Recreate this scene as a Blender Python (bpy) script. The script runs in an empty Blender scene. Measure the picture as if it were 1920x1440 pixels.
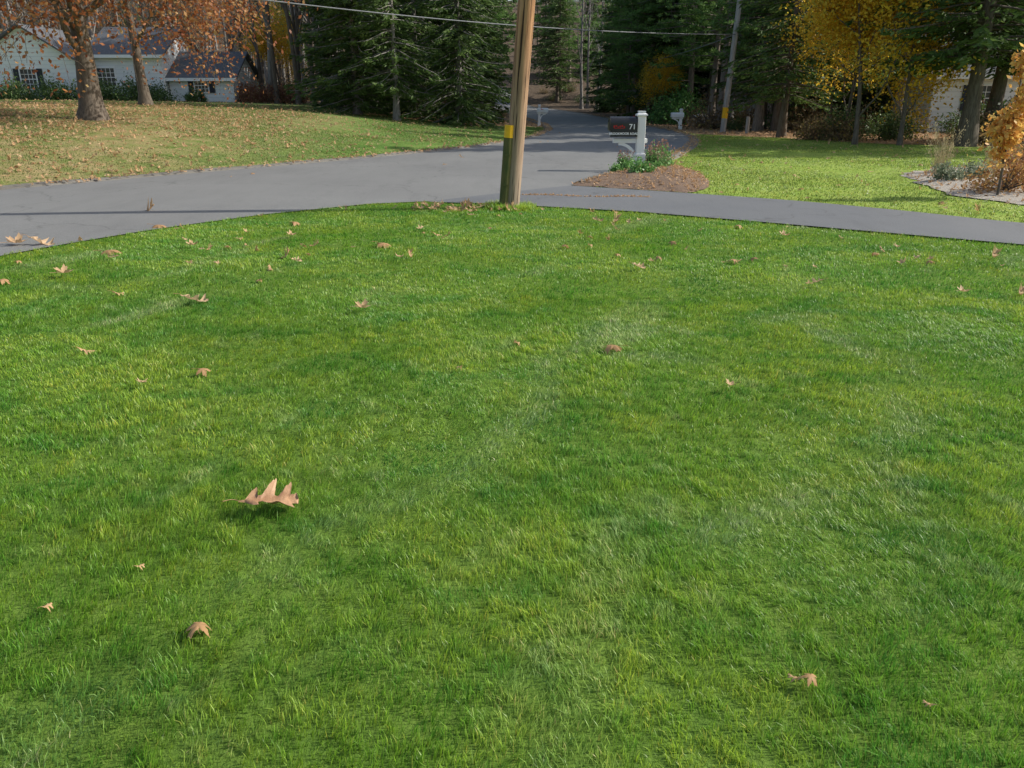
import bpy, math, numpy as np
from mathutils import Vector
R=np.random.default_rng(7)
scene=bpy.context.scene
COL=scene.collection

# ------------------------------------------------------------------ helpers
def norm(v):
    v=np.asarray(v,float); return v/(np.linalg.norm(v)+1e-9)
class MB:
    def __init__(s): s.v=[];s.q=[];s.t=[];s.n=0
    def add(s,v,f,m=0,sm=False):
        v=np.asarray(v,float).reshape(-1,3); f=np.asarray(f,int)
        if len(f)==0: return
        (s.q if f.shape[1]==4 else s.t).append((f+s.n,m,sm)); s.v.append(v); s.n+=len(v)
    def addm(s,v,fs,m=0,sm=False):
        v=np.asarray(v,float).reshape(-1,3)
        for f in fs:
            f=np.asarray(f,int)
            if len(f)==0: continue
            (s.q if f.shape[1]==4 else s.t).append((f+s.n,m,sm))
        s.v.append(v); s.n+=len(v)
    def mesh(s,name,mats,val=True):
        me=bpy.data.meshes.new(name)
        V=np.concatenate(s.v)
        me.vertices.add(len(V)); me.vertices.foreach_set('co',V.astype(np.float32).ravel())
        L=[];T=[];M=[];S=[]
        for k,lst in ((4,s.q),(3,s.t)):
            for f,m,sm in lst:
                L.append(f.ravel()); T.append(np.full(len(f),k)); M.append(np.full(len(f),m)); S.append(np.full(len(f),sm))
        L=np.concatenate(L);T=np.concatenate(T);M=np.concatenate(M);S=np.concatenate(S)
        me.loops.add(len(L)); me.loops.foreach_set('vertex_index',L.astype(np.int32))
        me.polygons.add(len(T))
        st=np.concatenate([[0],np.cumsum(T)[:-1]])
        me.polygons.foreach_set('loop_start',st.astype(np.int32))
        me.polygons.foreach_set('loop_total',T.astype(np.int32))
        me.polygons.foreach_set('material_index',M.astype(np.int32))
        me.polygons.foreach_set('use_smooth',S.astype(bool))
        for m in mats: me.materials.append(m)
        me.update(calc_edges=True)
        if val: me.validate()
        return me
    def obj(s,name,mats,loc=(0,0,0),parent=None,col=None):
        o=bpy.data.objects.new(name,s.mesh(name,mats)); (col or COL).objects.link(o)
        o.location=loc
        if parent: o.parent=parent
        return o
def empty(name,loc):
    o=bpy.data.objects.new(name,None); COL.objects.link(o); o.location=loc; o.empty_display_size=.3; return o
def place(name,me,loc,rz=0,s=1):
    o=bpy.data.objects.new(name,me); COL.objects.link(o); o.location=loc; o.rotation_euler=(0,0,rz)
    o.scale=(s,s,s) if not isinstance(s,tuple) else s
    return o
def box(mb,c,d,m=0,rot=0):
    x,y,z=[a/2 for a in d]
    v=np.array([(-x,-y,-z),(x,-y,-z),(x,y,-z),(-x,y,-z),(-x,-y,z),(x,-y,z),(x,y,z),(-x,y,z)])
    if rot:
        c_,s_=math.cos(rot),math.sin(rot); v=np.stack([v[:,0]*c_-v[:,1]*s_,v[:,0]*s_+v[:,1]*c_,v[:,2]],1)
    mb.add(v+np.array(c),[(0,3,2,1),(4,5,6,7),(0,1,5,4),(1,2,6,5),(2,3,7,6),(3,0,4,7)],m)
def tube(mb,P,rad,S=6,m=0,cap=False):
    P=np.asarray(P,float); rad=np.asarray(rad,float); K=len(P)
    T=np.gradient(P,axis=0); T/=np.linalg.norm(T,axis=1)[:,None]+1e-9
    mt=T.mean(0); ref=np.array([1.,0,0]) if abs(mt[2])>.7 else np.array([0,0,1.])
    U=np.cross(T,ref); U/=np.linalg.norm(U,axis=1)[:,None]+1e-9; W=np.cross(T,U)
    a=np.arange(S)*2*math.pi/S
    V=P[:,None,:]+rad[:,None,None]*(np.cos(a)[None,:,None]*U[:,None,:]+np.sin(a)[None,:,None]*W[:,None,:])
    i=np.arange(K-1)[:,None]*S; j=np.arange(S)[None,:]; j2=(j+1)%S
    F=np.stack([i+j,i+S+j,i+S+j2,i+j2],-1).reshape(-1,4)
    mb.add(V.reshape(-1,3),F,m,True)
    if cap:
        v=np.concatenate([V[-1],P[-1:]]); mb.add(v,[(k,(k+1)%S,S) for k in range(S)],m)
def rdir(rng,n):
    v=rng.normal(size=(n,3)); return v/np.linalg.norm(v,axis=1)[:,None]
def quads(mb,C,rng,a,b,m=0,D=None,jit=.5):
    n=len(C)
    if n==0: return
    u=rdir(rng,n) if D is None else D+rdir(rng,n)*jit
    u/=np.linalg.norm(u,axis=1)[:,None]+1e-9
    w=np.cross(u,rdir(rng,n)); w/=np.linalg.norm(w,axis=1)[:,None]+1e-9
    s=rng.uniform(.6,1.35,n)[:,None]
    u=u*a*s; w=w*b*s
    V=np.stack([C-u,C+w*.9-u*.1,C+u,C-w-u*.1],1).reshape(-1,3)
    mb.add(V,np.arange(4*n).reshape(-1,4),m)
def fnoise(x,y,seed,f):
    r=np.random.default_rng(seed); o=0
    for k in range(7):
        a=r.uniform(0,6.28); ff=f*r.uniform(.6,1.7); o=o+np.sin(ff*(x*math.cos(a)+y*math.sin(a))*6.28+r.uniform(0,6.28)+1.3*np.sin(ff*3*(x*math.sin(a)-y*math.cos(a))+k))
    return o/4.2

# ------------------------------------------------------------------ materials
def newmat(name):
    m=bpy.data.materials.new(name); m.use_nodes=True; nt=m.node_tree; nt.nodes.clear()
    out=nt.nodes.new('ShaderNodeOutputMaterial'); return m,nt,out
def N(nt,t,**k):
    n=nt.nodes.new(t)
    for a,b in k.items(): setattr(n,a,b)
    return n
def rgba(c): return (c[0],c[1],c[2],1)
def ramp(nt,fac,stops):
    r=nt.nodes.new('ShaderNodeValToRGB'); el=r.color_ramp.elements
    while len(el)<len(stops): el.new(.5)
    for e,(p,c) in zip(el,stops): e.position=p; e.color=rgba(c)
    nt.links.new(fac,r.inputs[0]); return r.outputs[0]
def mix(nt,f,a,b,mode='MIX'):
    n=nt.nodes.new('ShaderNodeMix'); n.data_type='RGBA'; n.blend_type=mode
    for sock,val in ((n.inputs[0],f),(n.inputs[6],a),(n.inputs[7],b)):
        if hasattr(val,'is_output'): nt.links.new(val,sock)
        elif isinstance(val,tuple): sock.default_value=rgba(val)
        else: sock.default_value=val
    return n.outputs[2]
def noise(nt,co,scale,detail=4,rough=.55,vec=None,rz=0):
    n=N(nt,'ShaderNodeTexNoise'); n.inputs['Scale'].default_value=scale; n.inputs['Detail'].default_value=detail; n.inputs['Roughness'].default_value=rough
    if rz:
        mp=N(nt,'ShaderNodeMapping'); mp.inputs['Rotation'].default_value=(0,0,rz); nt.links.new(co,mp.inputs[0]); co=mp.outputs[0]
    if vec:
        mp=N(nt,'ShaderNodeMapping'); mp.inputs['Scale'].default_value=vec; nt.links.new(co,mp.inputs[0]); co=mp.outputs[0]
    nt.links.new(co,n.inputs['Vector']); return n.outputs[0]
BW=lambda a,b,w=1:[(a,(0,0,0)),(b,(w,w,w))]
def simple(name,c1,c2=None,scale=6,rough=.7,bump=0,vec=None,spec=.3,lo=.35,hi=.65,detail=6):
    m,nt,out=newmat(name); b=N(nt,'ShaderNodeBsdfPrincipled'); b.inputs['Roughness'].default_value=rough
    b.inputs['Specular IOR Level'].default_value=spec
    nt.links.new(b.outputs[0],out.inputs[0])
    tc=N(nt,'ShaderNodeTexCoord').outputs['Object']
    c2=c2 or tuple(x*.8 for x in c1)
    f=noise(nt,tc,scale,detail,.6,vec)
    nt.links.new(ramp(nt,f,[(lo,c1),(hi,c2)]),b.inputs['Base Color'])
    if bump:
        bp=N(nt,'ShaderNodeBump'); bp.inputs['Strength'].default_value=bump; bp.inputs['Distance'].default_value=.02
        nt.links.new(f,bp.inputs['Height']); nt.links.new(bp.outputs[0],b.inputs['Normal'])
    return m
def leafshader(nt,out,col,trans,rough,spec):
    b=N(nt,'ShaderNodeBsdfPrincipled'); b.inputs['Roughness'].default_value=rough; b.inputs['Specular IOR Level'].default_value=spec
    nt.links.new(col,b.inputs['Base Color'])
    t=N(nt,'ShaderNodeBsdfTranslucent'); nt.links.new(col,t.inputs[0])
    ms=N(nt,'ShaderNodeMixShader'); ms.inputs[0].default_value=trans
    nt.links.new(b.outputs[0],ms.inputs[1]); nt.links.new(t.outputs[0],ms.inputs[2]); nt.links.new(ms.outputs[0],out.inputs[0])
def leafmat(name,stops,trans=.35,rough=.5,patch=None,pscale=.5,spec=.3):
    m,nt,out=newmat(name)
    g=N(nt,'ShaderNodeNewGeometry')
    col=ramp(nt,g.outputs['Random Per Island'],stops)
    if patch:
        f2=ramp(nt,noise(nt,g.outputs['Position'],pscale,3),BW(.38,.62))
        col=mix(nt,f2,col,mix(nt,1.0,col,patch,'MULTIPLY'))
    leafshader(nt,out,col,trans,rough,spec); return m
def grassmat(name,A,B,C,D,straw,tr=.45,E=None):
    m,nt,out=newmat(name); P=N(nt,'ShaderNodeNewGeometry').outputs['Position']
    at=N(nt,'ShaderNodeAttribute',attribute_name='blade'); sp=N(nt,'ShaderNodeSeparateColor'); nt.links.new(at.outputs[0],sp.inputs[0])
    c=mix(nt,ramp(nt,noise(nt,P,.75,5,.6),BW(.42,.56)),A,B)
    c=mix(nt,ramp(nt,noise(nt,P,1.4,5,.6,(1,1.5,1)),BW(.48,.61,.95)),c,C)
    if E: c=mix(nt,ramp(nt,noise(nt,P,.42,5,.65),BW(.52,.62,.75)),c,E)
    c=mix(nt,ramp(nt,noise(nt,P,11,3,.6),BW(.50,.70,.7)),c,C)
    c=mix(nt,ramp(nt,noise(nt,P,1.3,4,.6,(1,.25,1),math.radians(27)),BW(.58,.67,.7)),c,D)  # pale streaks: sheen of flattened grass put into the colour
    c=mix(nt,ramp(nt,noise(nt,P,3.7,4,.6,(1,.5,1),math.radians(-40)),BW(.60,.70,.6)),c,D)
    c=mix(nt,sp.outputs[2],c,D)  # wheel-track blades tinted with the same painted sheen
    v=ramp(nt,sp.outputs[0],[(0,(.52,.60,.5)),(.5,(1,1,1)),(.90,(1.3,1.25,1.1)),(.96,straw),(1,straw)])
    c=mix(nt,1.0,c,v,'MULTIPLY')
    c=mix(nt,1.0,c,ramp(nt,sp.outputs[1],[(0,(.40,.38,.33)),(.5,(.92,.92,.86)),(1,(1.2,1.17,1.12))]),'MULTIPLY')  # roots darkened, tips lightened: shade between blades painted into the colour
    leafshader(nt,out,c,tr,.40,.45); return m
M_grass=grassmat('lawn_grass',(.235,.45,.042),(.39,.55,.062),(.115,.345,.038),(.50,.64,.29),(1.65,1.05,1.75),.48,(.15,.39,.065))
M_grassR=grassmat('lawn_grass_right',(.29,.41,.085),(.38,.46,.11),(.23,.35,.065),(.40,.45,.17),(1.5,1.0,1.2))
M_grassL=grassmat('lawn_grass_left',(.19,.29,.06),(.32,.33,.11),(.13,.26,.05),(.34,.34,.15),(1.6,1.1,1.3))
M_bark=simple('bark_dark',(.085,.066,.052),(.18,.15,.12),5,.9,.6,(4,4,.6))
M_barkg=simple('bark_grey',(.15,.14,.13),(.30,.28,.26),5,.9,.6,(4,4,.6))
M_barkp=simple('bark_pine',(.16,.13,.11),(.32,.27,.23),5,.9,.6,(4,4,.6))
M_maple=leafmat('maple_leaves_rust',[(0,(.20,.06,.03)),(.4,(.36,.13,.05)),(.8,(.48,.22,.08)),(1,(.42,.30,.14))],.4)
M_yellow=leafmat('maple_leaves_yellow',[(0,(.62,.34,.03)),(.5,(.84,.56,.05)),(.85,(.88,.66,.09)),(1,(.50,.50,.08))],.5)
M_conif=leafmat('conifer_needles',[(0,(.065,.11,.03)),(.5,(.12,.19,.05)),(1,(.18,.26,.07))],.35,.6,(.65,.75,.7),.6)
M_pine=leafmat('pine_needles',[(0,(.12,.22,.06)),(.5,(.20,.34,.10)),(1,(.28,.42,.13))],.4,.55,(.65,.75,.6),.5)
M_shrub=leafmat('shrub_leaves',[(0,(.045,.09,.03)),(1,(.13,.20,.06))],.25,.5)
M_rhodo=leafmat('rhododendron_leaves',[(0,(.10,.24,.06)),(1,(.22,.42,.12))],.3,.35)
M_brush=leafmat('brush_leaves',[(0,(.13,.09,.055)),(.5,(.24,.165,.09)),(.9,(.26,.22,.09)),(1,(.42,.30,.06))],.35,.7)
M_red=leafmat('red_shrub_leaves',[(0,(.20,.07,.05)),(.6,(.32,.15,.09)),(1,(.34,.24,.11))],.35,.6)
M_orange=leafmat('oak_sapling_leaves',[(0,(.55,.25,.06)),(.5,(.78,.45,.13)),(1,(.80,.58,.18))],.4,.5)
M_deadleaf=leafmat('fallen_oak_leaves',[(0,(.44,.27,.14)),(.5,(.62,.43,.26)),(1,(.76,.58,.40))],.3,.6)
M_deadleaf2=leafmat('fallen_leaves_mixed',[(0,(.34,.19,.09)),(.5,(.54,.33,.17)),(.8,(.68,.48,.28)),(1,(.72,.48,.12))],.3,.6)
M_hero=simple('broad_oak_leaf',(.26,.14,.075),(.46,.28,.16),14,.5,.5)
M_dry=leafmat('dry_ornamental_grass',[(0,(.40,.33,.18)),(1,(.6,.52,.32))],.3,.7)
M_white=simple('white_paint',(.90,.90,.90),(.86,.86,.86),3,.5)
M_black=simple('black_enamel',(.018,.018,.02),(.028,.028,.03),5,.35,spec=.5)
M_yel=simple('yellow_marker',(.90,.52,.02),(.82,.45,.02),8,.5)
M_redp=simple('red_paint',(.60,.03,.03),(.5,.02,.02),8,.5)
M_lead=simple('grey_cable',(.16,.17,.19),(.22,.23,.25),8,.5)
M_stone=simple('boulder_stone',(.25,.25,.24),(.40,.39,.37),4,.9,.5)
M_mulch=simple('mulch_bark',(.08,.055,.04),(.28,.19,.13),30,.95,.8,lo=.3,hi=.7)
M_gravel=simple('pale_bed_gravel',(.22,.19,.15),(.52,.48,.42),28,.95,.8,lo=.3,hi=.7)
M_glass=simple('window_glass',(.03,.035,.045),(.06,.07,.08),1,.1,spec=.6)
M_shutter=simple('shutter_paint',(.03,.035,.05),None,4,.5)
M_roof=simple('roof_shingles',(.08,.085,.095),(.16,.165,.175),9,.9,.4,(1,1,6))
M_flower=leafmat('dried_flowers',[(0,(.24,.12,.10)),(1,(.44,.28,.22))],.2,.7)
M_rust=leafmat('rust_leaves',[(0,(.24,.12,.06)),(.6,(.50,.27,.10)),(1,(.56,.40,.15))])
M_silver=leafmat('silver_leaves',[(0,(.14,.18,.10)),(1,(.32,.36,.25))])

def siding():
    m,nt,out=newmat('white_clapboard'); b=N(nt,'ShaderNodeBsdfPrincipled'); b.inputs['Roughness'].default_value=.6
    tc=N(nt,'ShaderNodeTexCoord').outputs['Object']
    w=N(nt,'ShaderNodeTexWave',wave_type='BANDS',bands_direction='Z',wave_profile='SAW'); w.inputs['Scale'].default_value=1.25
    nt.links.new(tc,w.inputs[0])
    c=ramp(nt,w.outputs[1],[(0,(.64,.65,.67)),(.12,(.90,.91,.92)),(1,(.91,.91,.92))])
    nt.links.new(c,b.inputs['Base Color'])
    bp=N(nt,'ShaderNodeBump'); bp.inputs['Distance'].default_value=.02; nt.links.new(w.outputs[1],bp.inputs['Height']); nt.links.new(bp.outputs[0],b.inputs['Normal'])
    nt.links.new(b.outputs[0],out.inputs[0]); return m
M_siding=siding()
def asphalt(name,c1,c2,tint):
    m,nt,out=newmat(name); b=N(nt,'ShaderNodeBsdfPrincipled'); b.inputs['Roughness'].default_value=.75; b.inputs['Specular IOR Level'].default_value=.35
    P=N(nt,'ShaderNodeNewGeometry').outputs['Position']
    f=noise(nt,P,70,3,.7); c=ramp(nt,f,[(.3,c1),(.7,c2)])
    c=mix(nt,ramp(nt,noise(nt,P,.35,5,.6),BW(.35,.7)),c,mix(nt,1.0,c,tint,'MULTIPLY'))
    c=mix(nt,ramp(nt,noise(nt,P,2.5,6,.7,(1,.25,1)),BW(.5,.75,.5)),c,mix(nt,1.0,c,(.74,.74,.74),'MULTIPLY'))
    v=N(nt,'ShaderNodeTexVoronoi',feature='DISTANCE_TO_EDGE'); v.inputs['Scale'].default_value=.23
    nn=N(nt,'ShaderNodeTexNoise'); nn.inputs['Scale'].default_value=1.6; nt.links.new(P,nn.inputs['Vector'])
    va=N(nt,'ShaderNodeVectorMath',operation='ADD'); nt.links.new(P,va.inputs[0]); nt.links.new(nn.outputs[1],va.inputs[1]); nt.links.new(va.outputs[0],v.inputs['Vector'])
    c=mix(nt,ramp(nt,v.outputs[0],[(0,(.45,.45,.45)),(.006,(0,0,0))]),c,(.06,.06,.06))
    nt.links.new(c,b.inputs['Base Color'])
    bp=N(nt,'ShaderNodeBump'); bp.inputs['Strength'].default_value=.5; bp.inputs['Distance'].default_value=.006
    nt.links.new(f,bp.inputs['Height']); nt.links.new(bp.outputs[0],b.inputs['Normal']); nt.links.new(b.outputs[0],out.inputs[0]); return m
M_road=asphalt('road_asphalt',(.150,.152,.148),(.262,.262,.254),(.84,.84,.85))
M_drive=asphalt('driveway_asphalt',(.115,.120,.126),(.20,.205,.212),(.82,.84,.87))
M_curb=asphalt('curb_asphalt',(.14,.132,.118),(.25,.235,.205),(.75,.75,.73))

# ------------------------------------------------------------------ terrain
LE=np.array([(-16,-12),(-14.5,-5),(-13.5,6),(-11.9,11.2),(-9.7,14.93),(-7.13,18.99),(-5.25,21.83),(-3.35,25.1),(-1.52,28.6),(0,33.1),(1.28,38.6),(2.2,46),(2.3,54),(1.3,65),(0,82),(-1.5,98),(-8,118),(-22,140),(-45,160)])
NE=np.array([(-9.5,-12),(-8,-5),(-7,3),(-6.2,6.5),(-5.57,8.33),(-5.27,9.06),(-4.65,10.25),(-3.65,11.6),(-2.28,12.86),(-1.42,13.07)])
RE=np.array([(1.16,15.6),(1.5,16.9),(2.75,19.6),(4.5,23.3),(6.5,29.6),(7.8,34.9),(8.5,39.8),(8.8,48),(8.4,62),(6.7,82),(5,98),(-1,122),(-15,146),(-40,167)])
def sm_interp(y,A):
    yy=A[:,1]; xx=A[:,0]; o=0
    for d,w in ((-.9,.25),(0,.5),(.9,.25)): o=o+w*np.interp(y+d,yy,xx)
    return o
def XL(y): return sm_interp(np.asarray(y,float),LE)
ROADR=np.concatenate([NE,RE])
def XR(y): return np.interp(y,ROADR[:,1],ROADR[:,0])
DN=np.array([(-1.42,13.0),(-.6,12.85),(.34,12.5),(1.93,11.8),(3.89,10.47),(5.98,8.98),(18,.4)])
DF=np.array([(1.16,15.6),(3.26,14.25),(4.8,13.15),(5.96,11.95),(6.91,10.75),(8.6,9.4),(19.5,2.0)])
def sst(x,a,b):
    t=np.clip((x-a)/(b-a),0,1); return t*t*(3-2*t)
def zroad(y):
    y=np.asarray(y,float); q=np.clip(y-48,0,None); return np.where(q<10,q*q*.0006,.06+(q-10)*.0122)
def hill(x,y):
    return 21*sst(y,104,190)+ 10*sst(np.abs(x),60,200)*sst(y,50,120)
def H(x,y):
    x=np.asarray(x,float); y=np.asarray(y,float)
    d=np.clip((XL(y)-x)*.88-.4,0,None)
    f=1-.5*sst(x,-13,0)
    z=zroad(np.minimum(y,120))+1.7*(1-np.exp(-d/10))*f
    return z+hill(x,y)
gx=np.unique(np.concatenate([np.linspace(-600,-60,28),np.arange(-60,-20,1.5),np.arange(-20,25,.5),np.arange(25,60,1.5),np.linspace(60,600,28)]))
gy=np.unique(np.concatenate([np.linspace(-300,-12,16),np.arange(-12,60,.5),np.arange(60,200,2),np.linspace(200,1200,24)]))
X,Y=np.meshgrid(gx,gy)
Z=H(X,Y)
ins=np.minimum(X-XL(Y),XR(Y)-X)
Z=Z-.09*sst(ins,.6,1.2)*(Y<150)
dm=np.minimum(Y-np.interp(X,DN[:,0],DN[:,1]),np.interp(X,DF[:,0],DF[:,1],left=13.1)-Y)
Z=Z-.09*sst(dm,.7,1.3)*(X>-1.4)*(X<20)
Z=Z+.02*fnoise(X,Y,3,.15)*(ins<-1)*(Y>16)
nx,ny=len(gx),len(gy)
i=np.arange(ny-1)[:,None]*nx; j=np.arange(nx-1)[None,:]
F=np.stack([i+j,i+j+1,i+nx+j+1,i+nx+j],-1).reshape(-1,4)
mb=MB(); mb.add(np.stack([X,Y,Z],-1).reshape(-1,3),F,0,True)
def bx(x): return np.interp(x,[-70,-40,-14,-9,-2,2.2,8.8,9.5,12,14.5,20,60],[66,66,60,47,46,52,52,40,36.5,31,28,27])
def ground_mat():
    m,nt,out=newmat('ground'); b=N(nt,'ShaderNodeBsdfPrincipled'); b.inputs['Roughness'].default_value=.95; b.inputs['Specular IOR Level'].default_value=.1
    P=N(nt,'ShaderNodeNewGeometry').outputs['Position']
    at=N(nt,'ShaderNodeAttribute',attribute_name='zone'); sp=N(nt,'ShaderNodeSeparateColor'); nt.links.new(at.outputs[0],sp.inputs[0])
    near=ramp(nt,noise(nt,P,3,6),[(.3,(.09,.17,.025)),(.7,(.15,.24,.04))])
    left=ramp(nt,noise(nt,P,1.3,8,.7),[(.34,(.12,.18,.04)),(.48,(.24,.22,.09)),(.66,(.38,.28,.15))])
    lb=ramp(nt,noise(nt,P,1.1,8,.7),[(.4,(.09,.19,.035)),(.62,(.17,.24,.06))])
    left=mix(nt,at.outputs['Alpha'],left,lb)
    right=ramp(nt,noise(nt,P,2.0,8,.6),[(.35,(.22,.34,.055)),(.65,(.33,.41,.09))])
    fl=ramp(nt,noise(nt,P,7,8,.75),[(.3,(.18,.10,.055)),(.5,(.40,.25,.14)),(.7,(.56,.37,.21))])
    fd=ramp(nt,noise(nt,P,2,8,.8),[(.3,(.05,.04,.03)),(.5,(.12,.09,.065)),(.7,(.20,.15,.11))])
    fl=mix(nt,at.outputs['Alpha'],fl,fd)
    c=mix(nt,sp.outputs[1],near,left); c=mix(nt,sp.outputs[2],c,right); c=mix(nt,sp.outputs[0],c,fl)
    nt.links.new(c,b.inputs['Base Color'])
    bp=N(nt,'ShaderNodeBump'); bp.inputs['Strength'].default_value=.7; bp.inputs['Distance'].default_value=.04
    nt.links.new(noise(nt,P,18,6,.7),bp.inputs['Height']); nt.links.new(bp.outputs[0],b.inputs['Normal']); nt.links.new(b.outputs[0],out.inputs[0]); return m
g=mb.obj('ground',[ground_mat()])
forest=sst(Y-bx(X),-.6,.8)
leftz=sst(XL(Y)-X,-.5,.1)
rightz=((X>XR(Y)-.3)&(Y>np.interp(X,DF[:,0],DF[:,1],left=14))).astype(float)
tone_mix=np.clip(sst(X,-11,-4)+sst(Y,34,46)*.6,0,1)  # blend weight: tan to greener left lawn, leaf litter to darker forest floor
tone_mix=np.where(forest>.5,sst(Y-bx(X),8,20),tone_mix)
at=g.data.attributes.new('zone','FLOAT_COLOR','POINT')
at.data.foreach_set('color',np.stack([forest,leftz,rightz*(1-leftz),tone_mix],-1).astype(np.float32).ravel())

ys=np.concatenate([np.arange(-12,100,.4),np.arange(100,156,1.5)])
mb=MB(); K=9; V=[]
for y in ys:
    a,b=float(XL(y)),float(XR(y))
    for k in range(K):
        u=k/(K-1); V.append((a+(b-a)*u,y,float(H(max(a,a+(b-a)*u),y))+.014+.03*(1-(2*u-1)**2)))
i=np.arange(len(ys)-1)[:,None]*K; j=np.arange(K-1)[None,:]
mb.add(V,np.stack([i+j,i+j+1,i+K+j+1,i+K+j],-1).reshape(-1,4),0,True)
mb.obj('road',[M_road])
mb=MB(); n=60; V=[]
us=np.linspace(0,1,n)
def along(A,u):
    s=np.concatenate([[0],np.cumsum(np.linalg.norm(np.diff(A,axis=0),axis=1))]); s/=s[-1]
    return np.stack([np.interp(u,s,A[:,0]),np.interp(u,s,A[:,1])],-1)
dn=along(DN,us); df=along(DF,us)
for k in range(n):
    for q in (0,.25,.5,.75,1):
        p=dn[k]*(1-q)+df[k]*q; V.append((p[0],p[1],.022+.01*math.sin(q*3.14)))
i=np.arange(n-1)[:,None]*5; j=np.arange(4)[None,:]
mb.add(V,np.stack([i+j,i+5+j,i+5+j+1,i+j+1],-1).reshape(-1,4),0,True)
mb.obj('driveway',[M_drive])
def curb(name,xs,ys,side):
    P=np.stack([xs,ys],-1); T=np.gradient(P,axis=0); T/=np.linalg.norm(T,axis=1)[:,None]
    Nn=np.stack([-T[:,1],T[:,0]],-1)*side
    prof=[(-.10,-.02),(-.05,.03),(.05,.075),(.16,.085),(.28,.05),(.34,-.05)]
    V=[];K=len(prof)
    for k in range(len(P)):
        for o,h in prof:
            q=P[k]+Nn[k]*o
            V.append((q[0],q[1],float(H(P[k][0],P[k][1]))+h*(.8+.12*math.sin(P[k][1]*2.1))))
    i=np.arange(len(P)-1)[:,None]*K; j=np.arange(K-1)[None,:]
    m=MB(); m.add(V,np.stack([i+j,i+j+1,i+K+j+1,i+K+j],-1).reshape(-1,4),0,True); return m.obj(name,[M_curb])
yy=np.arange(-10,110,.4); curb('curb',XL(yy),yy,1)
yy=np.arange(16.0,110,.4); curb('curb',sm_interp(yy,RE),yy,-1)

# ------------------------------------------------------------------ instancer
def lib(name,meshes):
    c=bpy.data.collections.new(name)
    for k,me in enumerate(meshes):
        o=bpy.data.objects.new('%s_%02d'%(name,k),me); c.objects.link(o)
    return c
def scatter(name,P,rot,scl,idx,coll):
    P=np.asarray(P,float); n=len(P)
    me=bpy.data.meshes.new(name); me.vertices.add(n); me.vertices.foreach_set('co',P.astype(np.float32).ravel())
    a=me.attributes.new('rot','FLOAT_VECTOR','POINT'); a.data.foreach_set('vector',np.asarray(rot,np.float32).ravel())
    a=me.attributes.new('scl','FLOAT','POINT'); a.data.foreach_set('value',np.asarray(scl,np.float32))
    a=me.attributes.new('idx','INT','POINT'); a.data.foreach_set('value',np.asarray(idx,np.int32))
    o=bpy.data.objects.new(name,me); COL.objects.link(o)
    ng=bpy.data.node_groups.new(name+'_nodes','GeometryNodeTree')
    ng.interface.new_socket('Geometry',in_out='INPUT',socket_type='NodeSocketGeometry')
    ng.interface.new_socket('Geometry',in_out='OUTPUT',socket_type='NodeSocketGeometry')
    nn=ng.nodes; gi=nn.new('NodeGroupInput'); go=nn.new('NodeGroupOutput')
    ip=nn.new('GeometryNodeInstanceOnPoints'); ci=nn.new('GeometryNodeCollectionInfo')
    ci.inputs['Collection'].default_value=coll; ci.inputs['Separate Children'].default_value=True; ci.inputs['Reset Children'].default_value=True
    def na(nm,t):
        x=nn.new('GeometryNodeInputNamedAttribute'); x.data_type=t; x.inputs['Name'].default_value=nm; return x.outputs['Attribute']
    er=nn.new('FunctionNodeEulerToRotation')
    L=ng.links.new
    L(na('rot','FLOAT_VECTOR'),er.inputs[0]); L(gi.outputs[0],ip.inputs['Points']); L(ci.outputs[0],ip.inputs['Instance'])
    ip.inputs['Pick Instance'].default_value=True
    L(na('idx','INT'),ip.inputs['Instance Index']); L(er.outputs[0],ip.inputs['Rotation']); L(na('scl','FLOAT'),ip.inputs['Scale'])
    L(ip.outputs[0],go.inputs[0])
    md=o.modifiers.new('instances','NODES'); md.node_group=ng
    return o

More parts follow.
